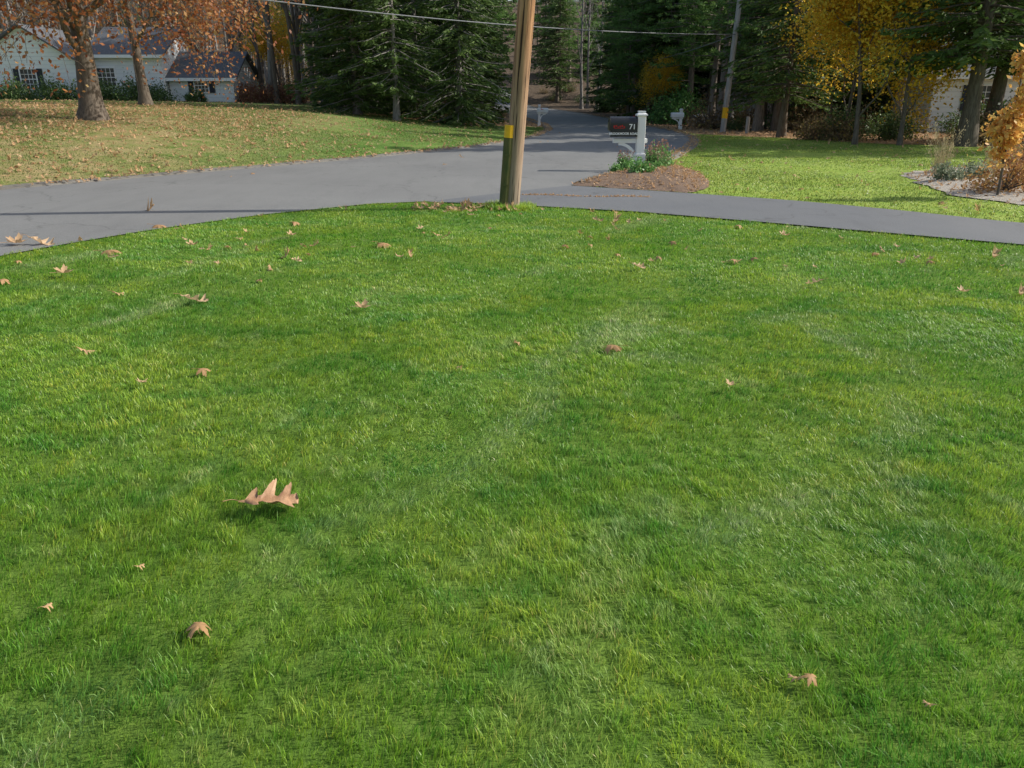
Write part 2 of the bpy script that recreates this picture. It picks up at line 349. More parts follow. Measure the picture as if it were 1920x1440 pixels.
# ------------------------------------------------------------------ grass (one mesh of blades per lawn)
TRK=[((-1.0,2.0),(1.3,6.4)),((.5,1.9),(2.8,5.0)),((1.75,2.6),(2.6,7.0)),((2.1,2.6),(2.6,3.5)),((-3.4,6.6),(-5.4,7.6)),((.3,5.2),(1.5,4.6)),((1.2,5.6),(2.9,5.9))]
class Grass:
    def __init__(s): s.V=[];s.A=[]
    def add(s,x,y,w,h0,h1,lean=.5,tracks=False,field=.5):
        n=len(x); z=H(x,y); r=R
        cl=fnoise(x,y,14,.8); fine=fnoise(x,y,15,5)
        h=r.uniform(h0,h1,n)*(1+.25*cl+.18*fine)*np.where(r.uniform(0,1,n)<.04,1.4,1)
        th=1.2+2.2*fnoise(x,y,11,.35)+1.2*fnoise(x,y,18,2.6)+r.normal(0,.9,n)
        ln=field*(.35+.9*np.clip(fnoise(x,y,13,.45),0,1.2))+np.abs(r.normal(0,lean,n))*.8
        tr=np.zeros(n)
        if tracks:
            for (a,b) in TRK:
                a=np.array(a);b=np.array(b);d=norm(b-a); L=np.linalg.norm(b-a)
                u=(x-a[0])*d[0]+(y-a[1])*d[1]; v=(x-a[0])*-d[1]+(y-a[1])*d[0]+.16*np.sin(u*1.7+L)+.04*np.sin(u*6)
                wv=np.exp(-(v/.10)**2)*sst(u,0,.6)*sst(L-u,0,.6)*np.clip(.50+1.2*fnoise(x,y,int(L*10),.6),0,1)*np.clip(.7+.5*fine,0,1)
                tr=np.maximum(tr,wv)
            th=np.where(tr>.25,1.1+r.normal(0,.45,n),th); ln=ln+tr*1.2
        D=np.stack([np.cos(th),np.sin(th),0*x],-1)
        sa=th+1.57+r.normal(0,.7,n); S=np.stack([np.cos(sa),np.sin(sa),0*x],-1)*(w*r.uniform(.65,1.25,n))[:,None]/2
        up=np.array([0,0,1.]); B=np.stack([x,y,z-.004],-1)
        kk=1/np.sqrt(1+ln**2*.8)
        c1=B+D*(h*kk*ln*.30)[:,None]+up*(h*kk*.58)[:,None]
        c2=B+D*(h*kk*ln*1.0)[:,None]+up*(h*kk*(1-.12*ln))[:,None]
        s.V.append(np.stack([B-S,B+S,c1-S*.9,c1+S*.9,c2],1))
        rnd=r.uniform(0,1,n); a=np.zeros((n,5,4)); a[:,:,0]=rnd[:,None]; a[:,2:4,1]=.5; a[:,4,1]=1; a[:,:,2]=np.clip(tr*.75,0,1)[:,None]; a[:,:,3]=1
        s.A.append(a)
    def build(s,name,mat):
        V=np.concatenate(s.V); n=len(V); k=np.arange(n)[:,None]*5
        m=MB(); m.addm(V.reshape(-1,3),[k+np.array([0,1,3,2]),k+np.array([2,3,4])],0,True)
        me=m.mesh(name,[mat],False)
        at=me.attributes.new('blade','FLOAT_COLOR','POINT'); at.data.foreach_set('color',np.concatenate(s.A).astype(np.float32).ravel())
        o=bpy.data.objects.new(name,me); COL.objects.link(o); return o
def near_ok(x,y,e=.02): return (x>XR(y)+e)&(y<np.where(x<-1.42,13.07,np.interp(x,DN[:,0],DN[:,1]))-e)
def sample(n,x0,x1,y0,y1,f):
    x=R.uniform(x0,x1,n); y=R.uniform(y0,y1,n); k=f(x,y); return x[k],y[k]
def mk(x,y,z=None): 
    return np.stack([x,y,H(x,y) if z is None else z],-1)
cl_ok=lambda x,y,f=5: R.uniform(0,1,len(x))<.64+.36*fnoise(x,y,15,f)
wedge=lambda x,y:near_ok(x,y,-.045+.05*fnoise(x,y,77,1.5))&(np.abs(x)<.70*y+.7)&cl_ok(x,y)
G=Grass()
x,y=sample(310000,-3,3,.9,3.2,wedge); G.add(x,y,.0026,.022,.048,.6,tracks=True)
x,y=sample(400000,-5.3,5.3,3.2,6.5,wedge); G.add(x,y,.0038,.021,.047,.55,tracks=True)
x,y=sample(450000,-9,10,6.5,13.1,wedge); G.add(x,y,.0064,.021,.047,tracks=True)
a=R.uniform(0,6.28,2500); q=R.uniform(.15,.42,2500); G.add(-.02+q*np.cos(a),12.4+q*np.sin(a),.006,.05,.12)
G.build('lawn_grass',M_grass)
BED=[(8.7,17.8),(8.2,15.5),(7.8,13.9),(8.3,12.6),(10,11.6),(15,13),(15,20),(10.6,20.1)]
MUL=[(1.2,15.75),(2.2,15.05),(3.3,14.35),(3.9,15.5),(4.3,17.8),(4.3,20),(3.8,21.2),(3.25,20.4),(2.5,18.6),(1.75,16.9)]
def inpoly(x,y,P):
    r=np.zeros(len(x),bool); n=len(P)
    for a in range(n):
        x1,y1=P[a]; x2,y2=P[(a+1)%n]
        c=((y1>y)!=(y2>y))&(x<(x2-x1)*(y-y1)/(y2-y1+1e-12)+x1); r^=c
    return r
fr=lambda x,y:(x>XR(y)+.35)&(y>np.interp(x,DF[:,0],DF[:,1],left=15.6)-.02)&(y<bx(x))&(np.abs(x)<.72*y+2)&~inpoly(x,y,BED)&~inpoly(x,y,MUL)
G=Grass(); x,y=sample(330000,1,26,8,40,fr); G.add(x,y,.014,.02,.05); G.build('lawn_grass',M_grassR)
fl=lambda x,y:(x<XL(y)-.34)&(y<bx(x))&(np.abs(x)<.72*y+2)
G=Grass(); x,y=sample(380000,-30,2.5,11,50,fl); G.add(x,y,.015,.018,.045); G.build('lawn_grass',M_grassL)

# ------------------------------------------------------------------ fallen leaves
OAK=np.array([(0,.012),(.10,.04),(.16,.20),(.23,.25),(.29,.075),(.36,.085),(.42,.36),(.50,.45),(.56,.11),(.63,.10),(.69,.31),(.78,.37),(.83,.12),(.89,.11),(.93,.14),(1,.0)])
def oakleaf(seed,L,curl,mat,width=1.0,K=34,crumple=.02,fold=0.0):
    r=np.random.default_rng(seed); u=np.linspace(0,1,K)
    V=[]; ph=r.uniform(-.04,.04)
    for k in range(K):
        wl=L*width*.9*np.interp(u[k],OAK[:,0],OAK[:,1]); wr=L*width*.9*np.interp(np.clip(u[k]+ph,0,1),OAK[:,0],OAK[:,1])*r.uniform(.92,1.05)
        bend=curl*L*(.16*math.sin(3*u[k]+seed)+.14*u[k]**2)
        cx=(u[k]-.5)*L
        for s,w in ((-1,wl),(-.5,wl*.5),(0,0),(.5,wr*.5),(1,wr)):
            z=bend+curl*w*w/L*1.5*(1+.6*math.sin(5*u[k]+s+seed))+crumple*L*math.sin(9*u[k]+4*s+seed)+fold*w
            V.append((cx+.35*w,(w if s>0 else -w)*(1-.25*abs(curl)*abs(s)),z))
    i=np.arange(K-1)[:,None]*5; j=np.arange(4)[None,:]
    m=MB(); m.add(V,np.stack([i+j,i+5+j,i+5+j+1,i+j+1],-1).reshape(-1,4),0,True)
    P=[(-.5*L-.25*L*t,.03*L*math.sin(4*t),V[2][2]+.03*L*t) for t in np.linspace(0,1,5)]
    tube(m,P,[.006*L+.0004]*5,4,0)
    return m.mesh('leaf',[mat])
def starleaf(seed,L,curl,mat,lobes=2.5,back=.75,n=60,deep=.42,asp=.9):
    V=[(0,0,0)]
    for ring in (.35,.7,1):
        for k in range(n):
            a=k/n*2*math.pi
            lob=abs(math.cos(lobes*(a)))**.9; rad=L*.5*(deep+(1-deep)*lob)*(1 if abs(a-math.pi)>.5 else back)*(1+.10*math.sin(15*a))
            q=1+(rad/(L*.5)-1)*ring; rr_=L*.5*ring*q
            x,y=rr_*math.cos(a),rr_*math.sin(a)*asp
            V.append((x,y,curl*(x*x*.6+y*y*1.5)/L*1.2+.02*L*math.sin(6*a+seed)*ring))
    F=[(0,1+k,1+(k+1)%n) for k in range(n)]; Q=[]
    for q in range(2):
        for k in range(n):
            a=1+q*n+k; b=1+q*n+(k+1)%n; Q.append((a,a+n,b+n,b))
    m=MB(); m.addm(V,[F,Q],0,True)
    tube(m,[(-.3*L-.4*L*t,.03*L*math.sin(4*t),.02*L*t) for t in np.linspace(0,1,5)],[.006*L+.0004]*5,4,0)
    return m.mesh('leaf',[mat])
LV=lib('oak_leaf_kind',[oakleaf(1,.215,.45,M_hero,1.15,90,.022,.14),oakleaf(2,.13,1.0,M_deadleaf,1.1,30,.03),starleaf(3,.12,.9,M_deadleaf),oakleaf(4,.13,1.5,M_deadleaf2,1.3,30,.05),starleaf(5,.12,-1.0,M_deadleaf2),oakleaf(6,.12,-1.1,M_deadleaf2,1.1,30,.03)])
spec=[(-1.0,2.80,0,1.0,.35),(-.989,2.014,4,.75,2.0),(-2.636,6.236,1,1.5,.4),(.678,4.97,4,1.15,2.8),(1.27,4.19,2,.6,1),(-2.17,4.235,1,.7,2),(-1.904,4.474,4,.7,.4),
(.857,1.781,4,.42,.5),(.82,1.79,5,.4,2.2),(1.151,1.683,5,.3,2),(2.303,7.955,4,1.0,1),(2.753,6.877,1,1.1,2.9),(3.90,6.522,2,.9,.3),(4.41,6.52,3,.8,1),(5.2,8.25,3,1,1),
(-3.435,6.56,5,.9,1),(-2.348,7.056,5,.95,2),(-1.192,5.973,2,1.1,.1),(1.26,7.6,1,1.1,.2),(-1.481,8.913,4,1.6,.3),(-1.185,8.10,1,1,2),(.907,8.91,5,.8,1),(.61,8.81,4,.9,2),
(-4.444,8.473,4,1.8,.2),(-5.5,9.0,1,2.0,.1),(-5.75,8.95,2,1.8,.5),(-5.2,9.3,5,1.2,2),(-4.68,10.3,4,1.6,.2),(-5.51,11.8,3,1.7,.1),(-2.94,10.58,4,1.4,1),(-3.66,8.81,2,1.1,1),
(-4.3,7.29,2,1.3,.7),(-4.71,7.01,4,1.1,1.4),(.037,5.09,5,.8,1.2),(-2.854,4.91,5,.8,.3),(-.326,4.55,5,.5,2),(-2.23,7.9,1,1,1),(-3.23,8.75,4,.9,2),(-.934,9.67,5,1,.5),(-2.71,9.5,2,1,1),
(1.447,10.83,3,1.1,1),(3.01,10.3,4,1.1,1),(3.335,9.48,2,1.1,.3),(-1.53,2.12,5,.4,1.4),(-1.33,2.35,5,.3,1),(4.35,8.7,1,.9,1),(-.75,12.0,3,1.5,.2),(-.62,11.6,2,1.5,1.6),(-.9,12.2,4,1.4,.4),(-.5,12.1,1,1.4,2.6),(-1.0,11.9,5,1.3,2.2)]
P=[];rt=[];sc=[];ix=[]
for (a,b,k,s,rz) in spec:
    P.append((a,b,float(H(a,b))+.05)); rt.append((R.normal(0,.08)+.16,R.normal(0,.08)*(k!=0)+.1,rz)); sc.append(s*1.1); ix.append(k)
scatter('fallen_leaves',P,rt,sc,ix,LV)
def leaves(name,x,y,s,dz,coll=LV,kinds=(1,2,3,4,5),z=None):
    n=len(x); P=mk(x,y,z); P[:,2]+=dz
    rot=np.stack([R.normal(0,.25,n),R.normal(0,.25,n),R.uniform(0,6.28,n)],-1)
    scatter(name,P,rot,s*R.uniform(.6,1.25,n),R.choice(kinds,n),coll)
x,y=sample(110,-5.5,7,7.5,12.8,near_ok); leaves('fallen_leaves',x,y,.75,.045)
x,y=sample(60,-1.6,.1,11.9,12.7,near_ok); leaves('fallen_leaves',x,y,.9,.04)
x,y=sample(30000,-32,3,12,60,lambda x,y:fl(x,y)&(R.uniform(0,1,len(x))<np.clip(.95*np.exp(-((x+15)/9)**2-((y-25)/15)**2)+.045,0,1)))
leaves('fallen_leaves',x,y,1.0,.045)
x,y=sample(900,-14,9,9,60,lambda x,y:(x>XL(y)+.2)&(x<XR(y)-.1)&(R.uniform(0,1,len(x))<.07)); leaves('fallen_leaves',x,y,.85,.06)
yy=R.uniform(12,75,1100); x=XL(yy)-np.abs(R.normal(0,.25,1100))+.15; leaves('fallen_leaves',x,yy,.8,.09)
yy=R.uniform(21,75,900); x=sm_interp(yy,RE)+np.abs(R.normal(0,.3,900))-.1; leaves('fallen_leaves',x,yy,.85,.09)
x,y=sample(900,2,24,9,40,lambda x,y:fr(x,y)&(R.uniform(0,1,len(x))<.5)); leaves('fallen_leaves',x,y,.95,.05)
x,y=sample(12000,-30,34,27,62,lambda x,y:(y>bx(x)-.8)&((x>XR(y)+.4)|(x<XL(y)-.4))&(y<bx(x)+16)); leaves('fallen_leaves',x,y,1.3,.04)

# ------------------------------------------------------------------ beds
def mound(name,poly,h,mat,seed=1):
    P=np.array(poly); c=P.mean(0); n=72; r=np.random.default_rng(seed)
    s=np.concatenate([[0],np.cumsum(np.linalg.norm(np.diff(np.vstack([P,P[:1]]),axis=0),axis=1))]); s/=s[-1]; PP=np.vstack([P,P[:1]])
    u=np.arange(n)/n; E=np.stack([np.interp(u,s,PP[:,0]),np.interp(u,s,PP[:,1])],-1)
    E=c+(E-c)*(1+.03*r.normal(size=(n,1)))
    V=[];rr=np.linspace(1,0.02,12)
    for q in rr:
        for k in range(n):
            p=c+(E[k]-c)*q; V.append((p[0],p[1],float(H(p[0],p[1]))+.018+h*(1-q**2.2)+r.normal(0,.012)*(q<.97)))
    i=np.arange(11)[:,None]*n; j=np.arange(n)[None,:]; j2=(j+1)%n
    m=MB(); m.add(V,np.stack([i+j,i+j2,i+n+j2,i+n+j],-1).reshape(-1,4),0,True)
    k=len(V)-n
    m.add([V[k+t] for t in range(n)]+[(c[0],c[1],V[-1][2])],[(t,(t+1)%n,n) for t in range(n)],0,True)
    o=m.obj(name,[mat])
    def pts(N_):
        kk=R.integers(0,n,N_); q=np.sqrt(R.uniform(0,1,N_)); f=R.uniform(0,1,N_)[:,None]
        e=E[kk]*(1-f)+E[(kk+1)%n]*f; p=c+(e-c)*q[:,None]
        return p[:,0],p[:,1],H(p[:,0],p[:,1])+.02+h*(1-q**2.2)
    return o,pts
_,mp=mound('mulch_bed',MUL,.17,M_mulch)
x,y,z=mp(900); leaves('fallen_leaves',x,y,.65,.015,z=z)
_,bp_=mound('garden_bed',BED,.10,M_gravel,2)
x,y,z=bp_(1100); leaves('fallen_leaves',x,y,.7,.015,z=z)
u=R.uniform(0,1,420); x=.2+u*2.2+R.normal(0,.03,420); y=13.9-.35*u+.08*np.sin(9*u)+R.normal(0,.03,420)
leaves('fallen_leaves',x,y,.32,.035,z=np.zeros(420))

# ------------------------------------------------------------------ trees
def skeleton(seed,p,d,L,r,nl,spread,wob=.12,up=.05,lenf=.62,droop=0,start=.35,flare=1.5,rf=.55,minz=-.15):
    rng=np.random.default_rng(seed); chains=[];tips=[]
    levels=len(nl)
    def br(p,d,L,r,lev):
        K=9 if lev==0 else (6 if lev==1 else 4)
        pts=[p]; dd=d
        for k in range(K):
            g=up if lev<2 else up-droop
            dd=norm(dd+rng.normal(0,wob*(1 if lev else .25),3)+np.array([0,0,g])); pts.append(pts[-1]+dd*L/K)
        pts=np.array(pts); t=np.linspace(0,1,K+1)
        rad=r*(1-.72*t)
        if lev==0: rad=r*(1-.6*t)*(1+(flare-1)*np.exp(-t*L/.35))
        chains.append((pts,rad,lev))
        if lev<levels:
            for c in range(nl[lev]):
                tt=rng.uniform(start if lev==0 else .25,1) if c else 1.0
                k=min(K-1,int(tt*K)); f=tt*K-k; q=pts[k]*(1-f)+pts[k+1]*f
                base=norm(pts[k+1]-pts[k]); per=norm(np.cross(base,rng.normal(size=3)))
                a=spread[lev]*rng.uniform(.6,1.25)
                nd=norm(base*math.cos(a)+per*math.sin(a))
                if nd[2]<minz and lev<2: nd[2]*=-.5
                br(q,norm(nd),L*lenf*rng.uniform(.7,1.15)*(1-.35*tt if lev==0 else 1),r*(1-.6*tt)*rf*rng.uniform(.8,1.1),lev+1)
        if lev>=levels-1: tips.extend(pts[1:])
    br(np.array(p,float),norm(d),L,r,0)
    return chains,np.array(tips),rng
def broadleaf(name,seed,H_,r,nl,spread,nleaf,lsize,bark,leaf,jit=.3,**k):
    ch,tips,rng=skeleton(seed,(0,0,-.15),(0,0,1),H_,r,nl,spread,**k)
    m=MB()
    for pts,rad,lev in ch: tube(m,pts,np.maximum(rad,.006),(12,7,5,4,3)[min(lev,4)],0)
    if nleaf:
        cl=rng.uniform(0,1,len(tips))>.25
        T=tips[cl]; C=T[rng.integers(0,len(T),nleaf)]+rng.normal(0,jit,(nleaf,3))
        quads(m,C,rng,lsize,lsize*.62,1)
    return m.mesh(name,[bark]+([leaf] if nleaf else []))
def conifer(name,seed,Ht,Rr,clear,step,nb,per,bark,leaf,ls=(.2,.06),droop=.35,r0=.2,shape=.8,bushy=.3,tuft=False):
    rng=np.random.default_rng(seed); m=MB()
    t=np.linspace(0,1,10); cen=np.stack([.12*np.sin(3*t+seed),.12*np.cos(2*t+seed),t*Ht-.1],-1)
    tube(m,cen,r0*(1-.93*t)*(1+.5*np.exp(-t*Ht/.4)),9,0)
    h=clear; C=[];D=[]
    while h<Ht*.98:
        f=(h-clear)/(Ht-clear)
        Lm=Rr*((1-f)**shape)*(.55+.45*min(1,(f+.06)/.16))
        for b in range(nb):
            az=rng.uniform(0,6.28); L=Lm*rng.uniform(.55,1.2)+.15
            hh=h+rng.uniform(-.5,.5)*step
            K=7; u=np.linspace(0,1,K)
            ax=np.array([math.cos(az),math.sin(az),0]); 
            zz=(.12 if tuft else .05)*L*u-droop*L*u**1.6*rng.uniform(.5,1.3)+ (.12*L*u**4)
            c0=np.array([np.interp(hh,cen[:,2],cen[:,0]),np.interp(hh,cen[:,2],cen[:,1]),hh])
            P=c0+ax*(L*u)[:,None]+np.array([0,0,1])*zz[:,None]
            P[:,:2]+=rng.normal(0,.03*L,(K,2))*u[:,None]
            tube(m,P,.035*(1-.85*u)*(.5+L/3),3,0)
            if tuft:
                nc=int(3+L*2.2)
                for q in range(nc):
                    uu=rng.uniform(.4,1.03); cc=np.array([np.interp(uu,u,P[:,k]) for k in range(3)])+rng.normal(0,.14*L,3)*np.array([1,1,.25])
                    k_=per; dd=rdir(rng,k_); dd[:,2]=np.abs(dd[:,2])*.8
                    C.append(cc+dd*rng.uniform(.03,.3,k_)[:,None]); D.append(dd)
            else:
                k_=int(per*(.35+L/Rr)); uu=rng.uniform(.12,1.05,k_)
                cc=np.stack([np.interp(uu,u,P[:,k]) for k in range(3)],-1)
                lat=np.array([-ax[1],ax[0],0]); sd=rng.normal(0,1,k_)*bushy*L*(1.1-uu)*.6
                cc=cc+lat*sd[:,None]; cc[:,2]-=np.abs(sd)*.35+rng.exponential(.07,k_)
                C.append(cc); D.append(ax[None,:]*.8+lat*np.sign(sd)[:,None]*.7+np.array([0,0,-.35]))
        h+=step*rng.uniform(.7,1.3)
    quads(m,np.concatenate(C),rng,ls[0],ls[1],1,np.concatenate(D),.45)
    return m.mesh(name,[bark,leaf])
def shrub(name,seed,rx,ry,h,n,ls,leaf,bark=None,lump=.25):
    rng=np.random.default_rng(seed); m=MB()
    cl=rdir(rng,22); cl[:,2]=np.abs(cl[:,2]); cl*=rng.uniform(.55,.85,22)[:,None]
    C=cl[rng.integers(0,22,n)]+rng.normal(0,lump,(n,3))
    C[:,2]=np.abs(C[:,2]); C=C*np.array([rx,ry,h])
    quads(m,C,rng,ls,ls*.55,1)
    for k in range(14):
        q=cl[k]*np.array([rx,ry,h]); P=q*np.linspace(0,1,5)[:,None]**np.array([1.3,1.3,1])
        tube(m,P,.03*h*(1-.7*np.linspace(0,1,5)),4,0)
    return m.mesh(name,[bark or M_bark,leaf])
def on(x,y,dz=0): return (x,y,float(H(x,y))+dz)

me=broadleaf('maple_tree',5,5.2,.36,[11,8,5,4],[1.1,.8,.75,.7],34000,.068,M_bark,M_maple,jit=.30,wob=.15,up=.05,lenf=.80,droop=.11,start=.35,flare=1.6,rf=.5)
place('maple_tree',me,on(-13.5,26.2),2.6)
me=broadleaf('maple_tree',9,5.8,.27,[11,8,5,4],[1.0,.8,.75,.7],30000,.075,M_bark,M_maple,jit=.36,wob=.13,up=.06,lenf=.86,droop=.07,start=.44,rf=.5)
place('maple_tree',me,on(-17.9,40),2.1)
e1=conifer('spruce_tree',1,13,3.1,.5,.33,8,60,M_barkg,M_conif,(.17,.05),.35,.2)
e2=conifer('shadow_caster_hemlock',2,14,3.4,.35,.36,8,62,M_barkg,M_conif,(.17,.045),.45,.2)
e3=conifer('shadow_caster_hemlock',3,11,2.7,1.6,.4,7,42,M_barkg,M_conif,(.17,.045),.4,.16)
place('spruce_tree',e1,on(-8.6,45),.3); place('shadow_caster_hemlock',e2,on(-3.0,45),1.0)
place('shadow_caster_hemlock',e3,on(-6.2,43),2.0); place('shadow_caster_hemlock',e2,on(-5.6,49),4.0,1.05); place('spruce_tree',e1,on(-2.0,52.5),5,.8)
place('spruce_tree',e1,on(-10.5,50),2.2,.9)
p1=conifer('pine_tree',11,19,3.8,4.2,.75,5,24,M_barkp,M_pine,(.13,.028),.22,.26,.6,tuft=True)
p2=conifer('pine_tree',12,17,3.4,3.0,.7,5,24,M_barkp,M_pine,(.13,.028),.25,.24,.6,tuft=True)
p3=conifer('pine_tree',13,11,3.0,1.0,.55,5,24,M_barkp,M_pine,(.13,.028),.15,.16,.7,tuft=True)
place('pine_tree',p1,on(10.9,64),.4); place('pine_tree',p2,on(12.6,58),2.4); place('pine_tree',p1,on(14.6,61),3.4); place('pine_tree',p1,on(13.6,53),5.1)
place('pine_tree',p2,on(15.9,60),1.4); place('pine_tree',p3,on(11.2,74),.9); place('pine_tree',p3,on(9.8,69),3.9,.9); place('pine_tree',p2,on(17,52),4.9)
d1=conifer('shadow_caster_hemlock',21,15,3.6,2.2,.42,7,50,M_bark,M_conif,(.18,.05),.3,.2)
place('shadow_caster_hemlock',d1,on(12.4,37.4),1.2,.85)
place('shadow_caster_hemlock',d1,on(17.5,45),2.7); place('shadow_caster_hemlock',e2,on(20.5,48),.7,1.1); place('shadow_caster_hemlock',d1,on(14.9,48),4.1)
d2=conifer('shadow_caster_hemlock',22,16,4.4,3.3,.42,8,60,M_bark,M_conif,(.18,.05),.25,.3)
place('shadow_caster_hemlock',d2,on(16.6,29.6),.2,.95); place('shadow_caster_hemlock',d2,on(18.8,32.0),2.2,.95); place('shadow_caster_hemlock',d2,on(22.5,34),3.2)
place('shadow_caster_hemlock',d2,on(27.5,27.5),1.2,1.0)  # unseen tree, added to cast a shadow band on the right lawn
y1=broadleaf('yellow_maple_tree',31,5.6,.10,[10,6,4],[.75,.7,.8],14000,.072,M_bark,M_yellow,jit=.36,wob=.14,up=.04,lenf=.6,start=.15)
y2=broadleaf('yellow_maple_tree',32,5.8,.10,[10,6,4],[.65,.7,.8],13000,.072,M_bark,M_yellow,jit=.36,wob=.14,up=.04,lenf=.55,start=.15)
place('yellow_maple_tree',y1,on(13.2,31.0),.3,.95); place('yellow_maple_tree',y2,on(14.6,30.3),1.3,.9); place('yellow_maple_tree',y1,on(14.2,34.5),2.9,.9)
place('yellow_maple_tree',y2,on(-3.4,60),2.9,.8); place('yellow_maple_tree',y1,on(-18,64),1.9,.8); place('yellow_maple_tree',y1,on(10.6,59),3.9,.55)
b1=broadleaf('bare_tree',41,12,.17,[9,5,4],[.6,.6,.6],0,.1,M_bark,None,wob=.1,up=.08,lenf=.42,start=.3)
b2=broadleaf('bare_tree',42,13,.2,[10,5,4],[.55,.6,.6],0,.1,M_barkg,None,wob=.1,up=.08,lenf=.4,start=.25)
b3=broadleaf('bare_tree',43,10,.13,[10,5,4],[.6,.6,.6],260,.07,M_bark,M_brush,wob=.12,up=.06,lenf=.45,start=.2)
for k,(a,b,c) in enumerate([(-18.5,61,0),(-17,58,1),(-16,62,0),(-15.2,59,2),(-14,61,1),(-12.8,60,0),(-20,66,1),(-13.5,56,2),(-21.5,64,0),(-14.7,56.5,0),(-16.3,57,0),(-11.8,55,1)]):
    place('bare_tree',(b1,b2,b3)[c],on(a,b),k*1.3,.9+.05*(k%4))
s1=shrub('brush',61,1.6,1.6,1.8,900,.09,M_brush); s2=shrub('brush',62,1.4,1.4,1.4,900,.09,M_shrub)
WL=lib('wood_tree',[b1,b2,b3,p1,p2,e1,d1,s1,s2])
P=[];ix=[]
rr=np.random.default_rng(99)
def wood_ok(x,y):
    if y<bx(x)+6: return False
    if y<70 and -38<x<-17 and y>50: return False
    if 20<x<38 and 40<y<56: return False
    if XL(y)-3<x<XR(y)+3 and y<160: return False
    return True
for k in range(1350):
    y=58+140*rr.uniform(0,1)**1.3 if k%4 else rr.uniform(40,75); x=rr.uniform(-.8*y-6,.8*y+6)
    if k>950: x=rr.uniform(-.75*y,-6)
    if not wood_ok(x,y): continue
    P.append((x,y,float(H(x,y))))
    if x<-9: c=rr.choice([0,1,2,3,5],p=[.40,.38,.19,.02,.01])
    elif y>95: c=rr.choice([0,1,2,3,4,5,6],p=[.28,.28,.18,.10,.08,.03,.05])
    else: c=rr.choice([0,1,3,4,5,6],p=[.18,.18,.24,.24,.06,.10])
    ix.append(c)
n=len(P); scatter('distant_forest',P,np.stack([np.zeros(n),np.zeros(n),rr.uniform(0,6.28,n)],-1),rr.uniform(.85,1.25,n),ix,WL)
P=[];ix=[]
for k in range(700):
    y=rr.uniform(34,125); x=rr.uniform(-.78*y,.78*y)
    if y<bx(x)+(9 if x>8 and y<60 else 5): continue
    if XL(y)-2<x<XR(y)+2: continue
    if -38<x<-17 and 50<y<66: continue
    P.append((x,y,float(H(x,y)))); ix.append(7 if rr.uniform()<.75 else 8)
n=len(P); scatter('forest_undergrowth',P,np.stack([np.zeros(n),np.zeros(n),rr.uniform(0,6.28,n)],-1),rr.uniform(.4,1.1,n),ix,WL)

sh=shrub('evergreen_shrub',71,1.3,.9,1.1,2600,.06,M_shrub)
for k,(a,b,s) in enumerate([(-36,53,1.2),(-34,52.6,1.1),(-31.8,52.8,1.1),(-29.6,53,1.15),(-27.2,53.6,1.3),(-25,54,1.2),(-23.6,54.5,1.0)]):
    place('evergreen_shrub',sh,on(a,b),k,s)
place('round_shrub',shrub('round_shrub',72,.8,.8,1.0,2500,.05,M_shrub,lump=.12),on(-20.9,54.3))
rs=shrub('red_shrub',73,1.1,1.0,1.3,1800,.07,M_red)
for k,(a,b) in enumerate([(-18.2,57),(-16.8,57.5),(-15.6,58),(-19,58.5)]): place('red_shrub',rs,on(a,b),k)
place('rhododendron_bush',shrub('rhododendron_bush',74,2.0,1.8,2.3,5200,.09,M_rhodo,lump=.2),on(11.3,56.5))
gs=shrub('green_shrub',75,1.4,1.3,1.6,2200,.08,M_shrub)
for k,(a,b,s) in enumerate([(14.2,34.6,.8),(19.5,31.5,1),(23,30.5,1.1),(16.5,35,.7)]): place('green_shrub',gs,on(a,b),k,s)
bs=shrub('brown_shrub',76,1.0,1.0,1.1,1500,.06,M_brush)
for k,(a,b,s) in enumerate([(12.9,34.8,.9),(13.7,33.6,.9),(17.6,30.6,1),(20.5,29.8,1.1),(12.5,19.5,.7)]): place('brown_shrub',bs,on(a,b),k,s)
def boulder(name,loc,d,seed):
    import bmesh
    bm=bmesh.new(); bmesh.ops.create_icosphere(bm,subdivisions=4,radius=1)
    for v in bm.verts:
        p=np.array(v.co); s=1+.14*float(fnoise(np.array([p[0]*1.3+p[2]]),np.array([p[1]*1.3-p[2]]),seed,.35)[0]); v.co=Vector((p[0]*d[0]*s,p[1]*d[1]*s,p[2]*d[2]*s))
    me=bpy.data.meshes.new(name); bm.to_mesh(me); bm.free(); me.materials.append(M_stone)
    for q in me.polygons: q.use_smooth=True
    o=bpy.data.objects.new(name,me); COL.objects.link(o); o.location=loc
boulder('boulder',on(12.6,54,.2),(1.0,.7,.55),4); boulder('boulder',on(11.9,15.5,.1),(.5,.4,.28),6)

sp=broadleaf('oak_sapling',81,1.75,.02,[9,4],[.55,.6],1700,.042,M_bark,M_orange,jit=.07,wob=.08,up=.08,lenf=.26,start=.3,flare=1)
place('oak_sapling',sp,on(8.45,13.7,.08),.4,1.2)
place('rust_shrub',shrub('rust_shrub',83,.6,.5,.8,1600,.032,M_rust),on(8.85,14.2,.05))
place('rust_shrub',shrub('rust_shrub',84,.5,.5,.6,1000,.035,M_red),on(9.6,15.0,.05))
def tallgrass(name,seed,n,h,mat):
    r=np.random.default_rng(seed); m=MB()
    for k in range(n):
        a=r.uniform(0,6.28); l=abs(r.normal(0,.3)); hh=h*r.uniform(.45,1.1); t=np.linspace(0,1,6)
        b=r.normal(0,.08,2)
        P=np.stack([b[0]+math.cos(a)*l*hh*t**1.7,b[1]+math.sin(a)*l*hh*t**1.7,hh*t*(1-.15*l*t)],-1)
        tube(m,P,.0035*(1-.6*t),3,0)
        if k%3==0:
            C=P[-1]+r.normal(0,.025,(10,3))*np.array([1,1,2.6]); quads(m,C,r,.022,.006,0,np.tile([0,0,1.],(10,1)),.4)
    return m.mesh(name,[mat])
